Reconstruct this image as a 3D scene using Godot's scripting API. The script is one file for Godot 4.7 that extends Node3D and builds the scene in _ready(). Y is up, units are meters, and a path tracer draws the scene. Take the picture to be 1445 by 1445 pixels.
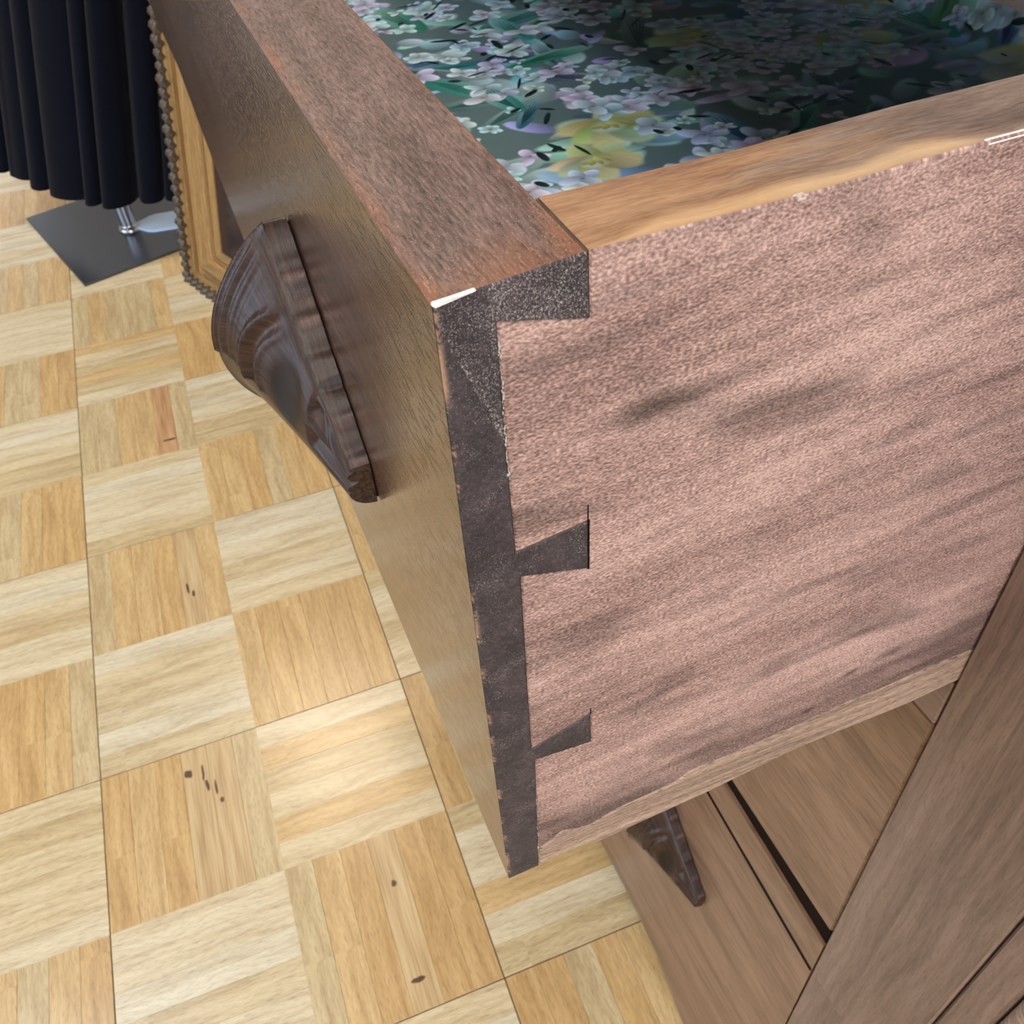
extends Node3D

# World axes: +x runs from the drawer front towards the chest, +z towards the photographer, y up. Metres.
const O := Vector3(0.2486, 0.8001, 1.5576)          # top front near corner of the open drawer
const CHEST := Vector3(0.4027, 0.0, 1.5577)         # foot of the opening's edge on the chest front
const DRAWER_LONG := 0.86
var rng := RandomNumberGenerator.new()
var noises := {}
var M := {}

func _ready() -> void:
	rng.seed = 71
	camera_and_light()
	materials()
	room()
	parquet()
	chest()
	picture_frame()
	stand_and_drape()

# ------------------------------------------------------------------ camera, sky, lamps
func camera_and_light() -> void:
	var cam := Camera3D.new()
	cam.name = "camera"
	add_child(cam)
	cam.transform = Transform3D(Basis(Vector3(0.92104, -0.05544, 0.38550), Vector3(0.31017, 0.70303, -0.63996), Vector3(-0.23554, 0.70900, 0.66472)).orthonormalized(), Vector3(0.21985, 0.86966, 1.66464))
	cam.fov = 57.8936
	var lens := CameraAttributesPhysical.new()
	lens.frustum_focal_length = 21.693
	lens.frustum_focus_distance = 0.2
	lens.exposure_aperture = 42.0
	cam.attributes = lens
	cam.near = 0.01
	cam.far = 40.0
	cam.current = true
	var env := Environment.new()
	env.background_mode = Environment.BG_COLOR
	env.background_color = Color(0.55, 0.62, 0.72)
	env.tonemap_mode = Environment.TONE_MAPPER_LINEAR
	env.tonemap_exposure = 1.0
	env.sdfgi_enabled = true
	env.ssao_enabled = true
	env.ssil_enabled = true
	var we := WorldEnvironment.new()
	we.name = "environment"
	we.environment = env
	add_child(we)
	# ceiling fittings and windows: a glowing face and a light of its size just in front of it
	glow_panel("ceiling_lamp", "small warm square ceiling lamp over the standing cloth", Vector3(0.17, 2.79, -0.72), Vector3(0, -1, 0), Vector2(0.26, 0.26), Color(1.0, 0.92, 0.8), 2.2, 9.0)
	glow_panel("ceiling_lamp", "long neutral ceiling lamp above the photographer", Vector3(-0.3, 2.79, 2.6), Vector3(0, -1, 0), Vector2(1.2, 0.5), Color(1.0, 0.96, 0.92), 2.8, 9.0)
	glow_panel("ceiling_lamp", "added cool ceiling panel that lights the open drawer from the left", Vector3(-1.0, 2.79, 0.7), Vector3(0, -1, 0), Vector2(0.5, 0.9), Color(0.84, 0.92, 1.0), 2.9, 6.0)  # added to lighten the drawer lining; no such lamp is known
	glow_panel("added_window_1", "", Vector3(-3.17, 1.65, 0.9), Vector3(1, 0, 0), Vector2(2.4, 1.5), Color(0.80, 0.89, 1.0), 5.0, 2.4)  # invented window, added to light the drawer front and lining
	glow_panel("window_2", "", Vector3(0.2, 1.6, 4.42), Vector3(0, 0, -1), Vector2(2.2, 1.5), Color(0.92, 0.95, 1.0), 5.5, 3.0)
	glow_panel("window_3", "", Vector3(-0.85, 0.85, -3.92), Vector3(0, 0, 1), Vector2(0.8, 0.7), Color(0.86, 0.92, 1.0), 0.3, 3.0)

func glow_panel(called: String, label: String, at: Vector3, facing: Vector3, size: Vector2, color: Color, power: float, glow: float) -> void:
	var m := StandardMaterial3D.new()
	m.albedo_color = Color(0.9, 0.9, 0.9)
	m.emission_enabled = true
	m.emission = color
	m.emission_energy_multiplier = glow * 0.3
	var st := begin()
	var d := 0.05
	var s := Vector3(size.x, d, size.y) if absf(facing.y) > 0.5 else (Vector3(size.x, size.y, d) if absf(facing.z) > 0.5 else Vector3(d, size.y, size.x))
	cbox(st, Vector3.ZERO, s, 0.008)
	var o := put(st, called, m, self)
	o.position = at
	if label:
		o.set_meta("label", label)
		o.set_meta("category", "lamp")
	else:
		o.set_meta("kind", "structure")
	var l := AreaLight3D.new()
	l.name = called + "_light"
	l.area_size = size
	l.light_color = color
	l.light_energy = power
	l.area_range = 12.0
	l.area_attenuation = 2.0
	l.shadow_enabled = true
	add_child(l, true)
	var up := Vector3.FORWARD if absf(facing.y) > 0.5 else Vector3.UP
	l.transform = Transform3D(Basis.looking_at(facing, up), at + facing * 0.035)

# ------------------------------------------------------------------ mesh helpers
func begin() -> SurfaceTool:
	var st := SurfaceTool.new()
	st.begin(Mesh.PRIMITIVE_TRIANGLES)
	return st

func put(st, called: String, mat: Material, parent: Node) -> MeshInstance3D:
	var o := MeshInstance3D.new()
	o.name = called
	if st is SurfaceTool:
		st.generate_normals()
		o.mesh = st.commit()
	else:
		o.mesh = st
	if mat:
		o.material_override = mat
	parent.add_child(o, true)
	return o

func tri(st: SurfaceTool, p: Array, uv: Array, want: Vector3, smooth := false, col := []) -> void:
	var n: Vector3 = (p[1] - p[0]).cross(p[2] - p[0])
	if n.length_squared() < 1e-20:
		return
	var order := [0, 2, 1] if n.dot(want) > 0.0 else [0, 1, 2]
	st.set_smooth_group(0 if smooth else -1)
	for k in order:
		if col:
			st.set_color(col[k])
		st.set_uv(uv[k])
		st.add_vertex(p[k])

func quad(st: SurfaceTool, a: Vector3, b: Vector3, c: Vector3, d: Vector3, ua: Vector2, ub: Vector2, uc: Vector2, ud: Vector2, want: Vector3, smooth := false) -> void:
	tri(st, [a, b, c], [ua, ub, uc], want, smooth)
	tri(st, [a, c, d], [ua, uc, ud], want, smooth)

# planar wood coordinates: u along axis `g`, v across; metres times `sc`
func wood_uv(p: Vector3, n: Vector3, g: int, sc: float, off: Vector2) -> Vector2:
	var i := (g + 1) % 3
	var j := (g + 2) % 3
	var an := n.abs()
	if an[g] > an[i] and an[g] > an[j]:
		return Vector2(p[i], p[j]) * sc + off
	return Vector2(p[g], p[j] if an[i] > an[j] else p[i]) * sc + off

func cbox(st: SurfaceTool, c: Vector3, s: Vector3, b: float, g := 0, sc := 1.0, off := Vector2.ZERO) -> void:
	var h := s * 0.5
	var corner := func(sx: int, sy: int, sz: int, ax: int) -> Vector3:
		var sg := Vector3(sx, sy, sz)
		var v := Vector3.ZERO
		for k in 3:
			v[k] = c[k] + sg[k] * (h[k] - (0.0 if k == ax else b))
		return v
	var emit := func(pts: Array, n: Vector3) -> void:
		var uv := []
		for p in pts:
			uv.append(wood_uv(p, n, g, sc, off))
		for k in range(1, pts.size() - 1):
			tri(st, [pts[0], pts[k], pts[k + 1]], [uv[0], uv[k], uv[k + 1]], n)
	for ax in 3:
		for s1 in [-1, 1]:
			var n := Vector3.ZERO
			n[ax] = s1
			var i: int = (ax + 1) % 3
			var j: int = (ax + 2) % 3
			var pts := []
			for q in [[-1, -1], [1, -1], [1, 1], [-1, 1]]:
				var sg := [0, 0, 0]
				sg[ax] = s1
				sg[i] = q[0]
				sg[j] = q[1]
				pts.append(corner.call(sg[0], sg[1], sg[2], ax))
			emit.call(pts, n)
			if b <= 0.0:
				continue
			for s2 in [-1, 1]:           # edge between +-ax and +-i
				var sa := [0, 0, 0]
				sa[ax] = s1
				sa[i] = s2
				var e := []
				for sj in [-1, 1]:
					sa[j] = sj
					e.append(corner.call(sa[0], sa[1], sa[2], ax))
					e.append(corner.call(sa[0], sa[1], sa[2], i))
				var en := n
				en[i] = s2 * 0.99
				emit.call([e[0], e[1], e[3], e[2]], en)
	if b > 0.0:
		for sx in [-1, 1]:
			for sy in [-1, 1]:
				for sz in [-1, 1]:
					emit.call([corner.call(sx, sy, sz, 0), corner.call(sx, sy, sz, 1), corner.call(sx, sy, sz, 2)], Vector3(sx * 0.98, sy, sz * 0.99))

func box_at(lo: Vector3, hi: Vector3, b: float, g: int, sc: float, off := Vector2.ZERO) -> SurfaceTool:
	var st := begin()
	cbox(st, (lo + hi) * 0.5, hi - lo, b, g, sc, off)
	return st

# polygon (counter-clockwise or not) extruded along +axis 2 of `map`; caps to `cap`, walls to the tool that `wall_of` names for each edge
func extrude(cap: SurfaceTool, walls: Array, wall_of: Callable, poly: PackedVector2Array, z0: float, z1: float, b: float, map: Callable, cap_uv: Callable, back := true) -> void:
	var n := poly.size()
	var ccw := 1.0 if not Geometry2D.is_polygon_clockwise(poly) else -1.0
	var inset := PackedVector2Array()
	for k in n:
		var e0 := (poly[k] - poly[(k + n - 1) % n]).normalized()
		var e1 := (poly[(k + 1) % n] - poly[k]).normalized()
		var n0 := Vector2(-e0.y, e0.x) * ccw
		var n1 := Vector2(-e1.y, e1.x) * ccw
		var m := (n0 + n1)
		m = m / maxf(0.5, 1.0 + n0.dot(n1))
		inset.append(poly[k] + m * b)
	var idx := Geometry2D.triangulate_polygon(inset)
	var dir: Vector3 = (map.call(Vector2.ZERO, 1.0) - map.call(Vector2.ZERO, 0.0))
	for t in range(0, idx.size(), 3):
		var p := []
		var uv := []
		for q in 3:
			p.append(map.call(inset[idx[t + q]], z1))
			uv.append(cap_uv.call(inset[idx[t + q]]))
		tri(cap, p, uv, dir)
		if back:
			tri(cap, [map.call(inset[idx[t]], z0), map.call(inset[idx[t + 1]], z0), map.call(inset[idx[t + 2]], z0)], uv, -dir)
	var run := 0.0
	for k in n:
		var a := poly[k]
		var c := poly[(k + 1) % n]
		var ia := inset[k]
		var ic := inset[(k + 1) % n]
		var e := (c - a).normalized()
		var out2 := Vector2(e.y, -e.x) * ccw
		var out: Vector3 = map.call(out2, 0.0) - map.call(Vector2.ZERO, 0.0)
		var st: SurfaceTool = walls[wall_of.call(k, a, c)]
		var l := a.distance_to(c)
		quad(st, map.call(a, z0), map.call(c, z0), map.call(c, z1 - b), map.call(a, z1 - b), Vector2(run, z0), Vector2(run + l, z0), Vector2(run + l, z1), Vector2(run, z1), out)
		if b > 0.0:
			quad(cap, map.call(a, z1 - b), map.call(c, z1 - b), map.call(ic, z1), map.call(ia, z1), cap_uv.call(a), cap_uv.call(c), cap_uv.call(ic), cap_uv.call(ia), out + dir)
		run += l

func xy_map(p: Vector2, z: float) -> Vector3:
	return Vector3(p.x, p.y, z)

# front boards of the chest: polygon in (z, y), extruded towards -x
func zy_map(p: Vector2, d: float) -> Vector3:
	return Vector3(-d, p.y, p.x)

# smooth grid from a function (u, v) -> position
func grid(st: SurfaceTool, nu: int, nv: int, f: Callable, want: Callable, uvs := Vector2.ONE, tint = null) -> void:
	var p := []
	for i in nu + 1:
		var row := []
		for j in nv + 1:
			row.append(f.call(float(i) / nu, float(j) / nv))
		p.append(row)
	for i in nu:
		for j in nv:
			var u0 := float(i) / nu * uvs.x
			var u1 := float(i + 1) / nu * uvs.x
			var v0 := float(j) / nv * uvs.y
			var v1 := float(j + 1) / nv * uvs.y
			if tint != null:
				var w: Vector3 = want.call((u0 + u1) * 0.5 / uvs.x, (v0 + v1) * 0.5 / uvs.y)
				var c := []
				for q in [[i, j], [i + 1, j], [i + 1, j + 1], [i, j + 1]]:
					var qu := float(q[0]) / nu
					var qv := float(q[1]) / nv
					var shade: Color = tint.call(qu, qv)
					c.append(shade)
				tri(st, [p[i][j], p[i + 1][j], p[i + 1][j + 1]], [Vector2(u0, v0), Vector2(u1, v0), Vector2(u1, v1)], w, true, [c[0], c[1], c[2]])
				tri(st, [p[i][j], p[i + 1][j + 1], p[i][j + 1]], [Vector2(u0, v0), Vector2(u1, v1), Vector2(u0, v1)], w, true, [c[0], c[2], c[3]])
				continue
			quad(st, p[i][j], p[i + 1][j], p[i + 1][j + 1], p[i][j + 1], Vector2(u0, v0), Vector2(u1, v0), Vector2(u1, v1), Vector2(u0, v1), want.call((u0 + u1) * 0.5 / uvs.x, (v0 + v1) * 0.5 / uvs.y), true)

func thing(called: String, label: String, category: String, at: Vector3) -> Node3D:
	var o := Node3D.new()
	o.name = called
	add_child(o, true)
	o.position = at
	o.set_meta("label", label)
	o.set_meta("category", category)
	return o

# ------------------------------------------------------------------ textures
func nz(seed_: int) -> FastNoiseLite:
	if not noises.has(seed_):
		var f := FastNoiseLite.new()
		f.seed = seed_
		f.noise_type = FastNoiseLite.TYPE_SIMPLEX_SMOOTH
		f.frequency = 1.0
		f.fractal_type = FastNoiseLite.FRACTAL_NONE
		noises[seed_] = f
	return noises[seed_]

# pick: (x, y in 0..1) -> Color ; returns [ImageTexture, normal ImageTexture or null]
func paint(w: int, h: int, pick: Callable, bump := 0.0) -> Array:
	var buf := PackedByteArray()
	buf.resize(w * h * 3)
	var lum := PackedByteArray()
	lum.resize(w * h)
	var k := 0
	var q := 0
	for y in h:
		for x in w:
			var c: Color = pick.call((x + 0.5) / w, (y + 0.5) / h)
			buf[k] = clampi(int(c.r * 255.0), 0, 255)
			buf[k + 1] = clampi(int(c.g * 255.0), 0, 255)
			buf[k + 2] = clampi(int(c.b * 255.0), 0, 255)
			lum[q] = clampi(int(c.a * 255.0), 0, 255)
			k += 3
			q += 1
	var im := Image.create_from_data(w, h, false, Image.FORMAT_RGB8, buf)
	var out := [ImageTexture.create_from_image(im), null]
	if bump > 0.0:
		var b := Image.create_from_data(w, h, false, Image.FORMAT_L8, lum)
		b.convert(Image.FORMAT_RGBA8)
		b.bump_map_to_normal_map(bump)
		out[1] = ImageTexture.create_from_image(b)
	return out

func std(tex, rough: float, scale := Vector3.ONE, normal := 0.0, spec := 0.5) -> StandardMaterial3D:
	var m := StandardMaterial3D.new()
	if tex is Color:
		m.albedo_color = tex
	else:
		m.albedo_texture = tex[0]
		if tex[1] and normal > 0.0:
			m.normal_enabled = true
			m.normal_texture = tex[1]
			m.normal_scale = normal
	m.roughness = rough
	m.metallic_specular = spec
	m.uv1_scale = scale
	return m

func ramp(t: float, a: Color, b: Color, c: Color) -> Color:
	return a.lerp(b, clampf(t * 2.0, 0, 1)) if t < 0.5 else b.lerp(c, clampf(t * 2.0 - 1.0, 0, 1))

# wood of lx by ly metres whose grain runs along u; `band` and `streak` in waves per metre across the grain
func wood(w: int, h: int, lx: float, ly: float, seed_: int, a: Color, b: Color, c: Color, band: float, streak: float, pores: float, speck: float, bump := 2.0) -> Array:
	var n1 := nz(seed_)
	var n2 := nz(seed_ + 1)
	var n3 := nz(seed_ + 2)
	var r := RandomNumberGenerator.new()
	r.seed = seed_
	var pc := minf(streak * 5.0, h / ly * 0.30)
	return paint(w, h, func(xx: float, yy: float) -> Color:
		var x := xx * lx
		var y := yy * ly
		# blended with itself near the far edges, so that the picture repeats without a seam
		var warp := n1.get_noise_2d(x * 9.0, y * 12.0) * 0.004
		var t := 0.5 + 0.30 * n1.get_noise_2d(x * 5.0, (y + warp) * band)
		t += 0.24 * n2.get_noise_2d(x * 13.0, (y + warp) * streak)
		t += 0.16 * n3.get_noise_2d(x * 45.0, y * streak * 3.4)
		var p := n2.get_noise_2d(x * pc * 0.09 + 31.0, (y + warp) * pc)
		var hole := smoothstep(0.30, 0.72, p) * pores
		var s := (r.randf() - 0.5) * speck
		var col := ramp(t, a, b, c)
		col = col * (1.0 - 0.5 * hole + s)
		col.a = clampf(0.55 + 0.25 * (t - 0.5) - 0.5 * hole + s * 1.2, 0, 1)
		return col, bump)

func metres(lx: float, ly: float) -> Vector3:
	return Vector3(1.0 / lx, 1.0 / ly, 1.0)

func rgb8(r: float, g: float, b: float) -> Color:
	return Color(r / 255.0, g / 255.0, b / 255.0)

func materials() -> void:
	# open drawer: varnished front, grain along z (u)
	M.front = std(wood(1024, 1024, 0.22, 0.19, 10, rgb8(58, 39, 31), rgb8(83, 58, 45), rgb8(104, 77, 60), 60.0, 260.0, 0.8, 0.10, 2.0), 0.16, metres(0.22, 0.19), 0.35, 0.6)
	M.chest = std(wood(1024, 1024, 0.4, 0.24, 20, rgb8(96, 76, 66), rgb8(122, 99, 87), rgb8(142, 118, 105), 40.0, 260.0, 0.22, 0.07, 2.0), 0.42, metres(0.4, 0.24), 0.3)
	M.panel = std(wood(1024, 768, 0.4, 0.3, 26, rgb8(104, 77, 58), rgb8(130, 99, 76), rgb8(148, 117, 94), 30.0, 120.0, 0.35, 0.06, 2.0), 0.36, metres(0.4, 0.3), 0.3)
	M.plain = std(wood(512, 512, 0.3, 0.3, 33, rgb8(112, 86, 70), rgb8(138, 110, 90), rgb8(160, 132, 110), 30.0, 140.0, 0.3, 0.1), 0.6, metres(0.3, 0.3))
	M.bare = std(wood(1024, 256, 0.16, 0.03, 36, rgb8(120, 98, 84), rgb8(164, 138, 120), rgb8(196, 170, 150), 160.0, 900.0, 0.7, 0.16, 3.0), 0.7, metres(0.16, 0.03), 1.0)
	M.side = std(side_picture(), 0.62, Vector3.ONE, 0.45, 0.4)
	M.end = std(end_picture(), 0.6, Vector3.ONE, 0.8)
	M.top = std(top_picture(), 0.42, Vector3.ONE, 0.3)
	M.edge = std(edge_picture(), 0.55, Vector3.ONE, 0.6)
	M.glue = std(rgb8(190, 182, 172), 0.7)
	M.chip = std(rgb8(232, 226, 222), 0.5)
	M.liner = std(liner_picture(), 0.28, Vector3(1.55, 1.55, 1))
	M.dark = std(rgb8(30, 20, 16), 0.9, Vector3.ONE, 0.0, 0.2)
	M.carved = std(wood(512, 512, 0.1, 0.1, 52, rgb8(57, 38, 31), rgb8(84, 58, 48), rgb8(120, 86, 69), 60.0, 400.0, 0.4, 0.26, 3.0), 0.27, Vector3(3, 3, 1), 0.45, 0.42)
	M.carved.vertex_color_use_as_albedo = true
	# parquet
	var grains := []
	for k in 3:
		grains.append(wood(1024, 384, 0.5, 0.11, 60 + 5 * k, rgb8(206, 192, 172), rgb8(232, 224, 210), rgb8(250, 246, 238), 40.0 + 12.0 * k, 170.0, 0.22, 0.05, 1.5))
	M.slats = []
	for c in [rgb8(220, 204, 171), rgb8(216, 187, 139), rgb8(212, 179, 128), rgb8(224, 211, 183), rgb8(208, 175, 126), rgb8(210, 165, 119), rgb8(225, 216, 194), rgb8(210, 191, 153)]:
		var m := std(grains[M.slats.size() % 3], 0.27, metres(0.5, 0.11), 0.12)
		m.albedo_color = c
		M.slats.append(m)
	# slats with knots, cracks and red heartwood: [along, across, long, wide] of each mark
	M.knots = []
	for q in [[[[0.17, 0.2, 0.03, 0.16], [0.2, 0.75, 0.075, 0.05], [0.29, 0.85, 0.04, 0.07]], 0.0], [[[0.33, 0.15, 0.06, 0.05], [0.42, 0.3, 0.02, 0.08]], 0.0], [[[0.845, 0.35, 0.014, 0.26], [0.31, 0.5, 0.02, 0.1]], 0.0], [[[0.62, 0.3, 0.05, 0.06], [0.69, 0.5, 0.035, 0.07]], 0.0], [[[0.82, 0.6, 0.014, 0.4]], 0.6]]:
		var marks: Array = q[0]
		var red: float = q[1]
		var g1 := nz(80 + M.knots.size())
		M.knots.append(std(paint(512, 96, func(x: float, y: float) -> Color:
			var t := 0.5 + 0.3 * g1.get_noise_2d(x * 1.2, y * 2.4) + 0.25 * g1.get_noise_2d(x * 3.0, y * 13.0)
			var c := ramp(t, rgb8(176, 142, 98), rgb8(206, 174, 126), rgb8(222, 196, 152)).lerp(ramp(t, rgb8(160, 104, 66), rgb8(196, 140, 98), rgb8(214, 166, 122)), red)
			for k in marks:
				var u: float = (x - (1.0 - k[0])) / k[2] + 0.3 * g1.get_noise_2d(x * 20.0, y * 4.0)
				var v: float = (y - k[1]) / k[3] + 0.4 * g1.get_noise_2d(x * 14.0, 7.0)
				c = c.lerp(rgb8(74, 48, 28), 0.85 * smoothstep(1.2, 0.5, u * u + v * v))
			return c), 0.27))
		M.knots[-1].albedo_color = Color(0.92, 0.92, 0.92)
		M.knots[-1].uv1_scale = Vector3(1.0 / 0.171, 1.0 / 0.02734, 1)
		M.knots[-1].uv1_offset = Vector3(0.5, 0.5, 0)
	M.joint = std(rgb8(70, 50, 34), 0.9)
	M.wall = std(rgb8(226, 222, 214), 0.9)
	# frame, stand, cloth
	M.gold = std(wood(512, 128, 0.3, 0.1, 90, rgb8(148, 116, 72), rgb8(182, 148, 100), rgb8(200, 170, 122), 60.0, 160.0, 0.2, 0.04), 0.3, metres(0.3, 0.1))
	M.gold.metallic = 0.5
	M.bead = std(rgb8(84, 70, 58), 0.3)
	M.pane = std(rgb8(46, 34, 40), 0.2)
	M.steel = std(rgb8(92, 96, 106), 0.24)
	M.steel.metallic = 0.85
	M.chrome = std(rgb8(190, 192, 196), 0.22)
	M.chrome.metallic = 0.9
	M.tongue = std(rgb8(206, 228, 255), 0.3)  # pale blue painted for the reflected window
	M.velvet = std(rgb8(11, 12, 22), 0.95, Vector3.ONE, 0.0, 0.15)
	M.velvet.rim_enabled = true
	M.velvet.rim = 0.35
	M.velvet.rim_tint = 0.4

func side_picture() -> Array:       # 0.20 x 0.19 m, u along x
	var n1 := nz(101)
	var n2 := nz(102)
	var n3 := nz(103)
	var r := RandomNumberGenerator.new()
	r.seed = 5
	var marks := [[0.17, 0.172, 0.028, 0.011, 0.22], [0.245, 0.165, 0.05, 0.010, 0.14], [0.62, 0.10, 0.10, 0.008, 0.14], [0.53, 0.80, 0.014, 0.006, 0.35], [0.47, 0.86, 0.01, 0.005, 0.35], [0.60, 0.79, 0.012, 0.006, 0.2], [0.50, 0.56, 0.006, 0.003, -0.25]]
	return paint(1700, 1600, func(xx: float, y: float) -> Color:
		var x := xx * 0.625
		var yy := y + 0.06 * x
		var t := 0.56 + 0.20 * n1.get_noise_2d(x * 3.0, yy * 6.0) + 0.13 * n2.get_noise_2d(x * 9.0, yy * 34.0)
		t += 0.44 * n3.get_noise_2d(x * 300.0 - yy * 90.0, yy * 380.0) + 0.2 * n2.get_noise_2d(x * 70.0, yy * 260.0)
		var s := (r.randf() - 0.5) * 0.24
		var c := ramp(t, rgb8(104, 80, 74), rgb8(158, 128, 120), rgb8(204, 172, 162))
		var streak := smoothstep(0.35, 0.75, n3.get_noise_2d(x * 5.0 + 9.0, yy * 22.0)) * 0.14
		var blot := smoothstep(0.3, 0.8, n1.get_noise_2d(x * 8.0 + 4.0, y * 9.0 + 2.0)) * 0.16
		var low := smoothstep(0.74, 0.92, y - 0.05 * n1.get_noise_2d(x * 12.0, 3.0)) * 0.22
		for k in marks:              # smudges and small knots
			var mu: float = (xx - k[0]) / k[2] + 0.4 * n2.get_noise_2d(xx * 30.0, y * 30.0)
			var mv: float = (y - k[1] + 0.12 * (xx - k[0])) / k[3]
			blot += k[4] * exp(-(mu * mu + mv * mv))
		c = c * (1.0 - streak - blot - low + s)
		c.a = clampf(0.5 + (t - 0.5) * 0.9 + s, 0, 1)
		return c, 3.0)

func end_picture() -> Array:        # 0.026 x 0.19 m, u along x, v downwards
	var n1 := nz(111)
	var n2 := nz(112)
	var r := RandomNumberGenerator.new()
	r.seed = 6
	return paint(256, 1900, func(x: float, y: float) -> Color:
		var mx := x * 0.026
		var my := y * 0.19
		var t := 0.5 + 0.3 * n1.get_noise_2d(x * 2.0, y * 14.0) + 0.25 * n2.get_noise_2d(x * 22.0, y * 160.0) + 0.2 * n1.get_noise_2d(x * 9.0, y * 70.0)
		var c := ramp(t, rgb8(34, 28, 32), rgb8(52, 44, 49), rgb8(76, 65, 68))
		var dust := 0.03 + 0.16 * smoothstep(0.1, 0.6, n1.get_noise_2d(x * 3.0 + 7.0, y * 20.0))
		# worn, dusty triangle below the top corner; its lower edge falls to the lap line
		var band := (0.0030 + mx * 2.85) - my + 0.0012 * n1.get_noise_2d(x * 6.0, y * 60.0)
		if band > 0.0 and my < 0.034:
			dust += 0.10 + 0.5 * exp(-band / 0.0035) * smoothstep(0.002, 0.006, mx + 0.002)
		if my < 0.011 and mx > 0.008:
			dust += 0.24
		var sp := r.randf()
		if sp < dust * (0.6 + 0.8 * n2.get_noise_2d(x * 40.0, y * 300.0)):
			c = c.lerp(rgb8(214, 206, 196), 0.25 + 0.6 * r.randf())
		var chip := smoothstep(0.05, 0.0, x) * maxf(smoothstep(0.3, 0.6, n1.get_noise_2d(3.0, y * 16.0) + 0.25 * n2.get_noise_2d(x * 30.0, y * 150.0)), smoothstep(0.006, 0.009, my) * smoothstep(0.02, 0.015, my) * 1.2)
		c = c.lerp(rgb8(190, 150, 120), chip * 0.7)
		c.a = clampf(0.5 + 0.8 * (t - 0.5) + (sp - 0.5) * 0.4, 0, 1)
		return c, 3.0)

func top_picture() -> Array:        # u along z (0.2 m), v across (0.0245 m): v 0 outside edge
	var n1 := nz(121)
	var n2 := nz(122)
	var n3 := nz(123)
	var r := RandomNumberGenerator.new()
	r.seed = 7
	return paint(1536, 256, func(x: float, y: float) -> Color:
		var t := 0.5 + 0.25 * n1.get_noise_2d(x * 4.0, y * 3.0) + 0.25 * n2.get_noise_2d(x * 24.0, y * 26.0) + 0.3 * n3.get_noise_2d(x * 46.0, y * 34.0)
		var c := ramp(t, rgb8(66, 46, 42), rgb8(100, 76, 70), rgb8(128, 102, 94))
		var wear := smoothstep(0.16, 0.0, y) * (0.5 + 0.5 * n1.get_noise_2d(x * 10.0, 1.0)) + smoothstep(0.09, 0.0, x + 0.05 * n1.get_noise_2d(8.0, y * 3.0)) * 0.8 + smoothstep(0.9, 1.0, y) * 0.5
		c = c.lerp(rgb8(138, 84, 56), clampf(wear, 0, 1) * 0.75)
		var hole := smoothstep(0.45, 0.8, n2.get_noise_2d(x * 60.0, y * 44.0 + 5.0))
		c = c * (1.0 - 0.28 * hole)
		if r.randf() < 0.028 + 0.02 * smoothstep(0.1, 0.6, n1.get_noise_2d(x * 6.0 + 3.0, y * 2.0)):
			c = c.lerp(rgb8(236, 214, 200), 0.3 + 0.6 * r.randf())
		c.a = clampf(0.5 + 0.6 * (t - 0.5) - 0.4 * hole, 0, 1)
		return c, 3.0)

func edge_picture() -> Array:       # top of the drawer side: u along x (0.32 m), v across 0 = outer edge
	var n1 := nz(131)
	var n2 := nz(132)
	return paint(1400, 160, func(x: float, y: float) -> Color:
		var t := 0.5 + 0.3 * n1.get_noise_2d(x * 7.0, y * 3.0) + 0.25 * n2.get_noise_2d(x * 40.0, y * 24.0) + 0.12 * n1.get_noise_2d(x * 160.0, y * 30.0)
		var near := ramp(t, rgb8(120, 82, 56), rgb8(152, 112, 80), rgb8(176, 138, 104))
		var far := ramp(t, rgb8(86, 70, 62), rgb8(118, 98, 86), rgb8(146, 126, 112))
		var c := near.lerp(far, smoothstep(0.12, 0.3, x + 0.06 * n1.get_noise_2d(x * 8.0, y * 4.0)))
		var worn := smoothstep(0.24, 0.05, y + 0.14 * n1.get_noise_2d(x * 9.0, 5.0))
		c = c.lerp(rgb8(206, 168, 124), worn * 0.7)
		c.a = t
		return c, 2.0)

# ------------------------------------------------------------------ printed flower paper
func blob(im: Image, cx: float, cy: float, rx: float, ry: float, rot: float, c: Color, c2: Color, soft := 0.35) -> void:
	var w := im.get_width()
	var h := im.get_height()
	var m := maxf(rx, ry)
	var ca := cos(rot)
	var sa := sin(rot)
	for yy in range(int(cy - m), int(cy + m) + 1):
		for xx in range(int(cx - m), int(cx + m) + 1):
			var dx := xx - cx
			var dy := yy - cy
			var u := (dx * ca + dy * sa) / rx
			var v := (-dx * sa + dy * ca) / ry
			var d := u * u + v * v
			if d < 1.0:
				var k := clampf((1.0 - d) / soft, 0, 1)
				var x := posmod(xx, w)
				var y := posmod(yy, h)
				im.set_pixel(x, y, im.get_pixel(x, y).lerp(c.lerp(c2, clampf(0.5 + 0.5 * u + 0.3 * v, 0, 1)), k))

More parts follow.
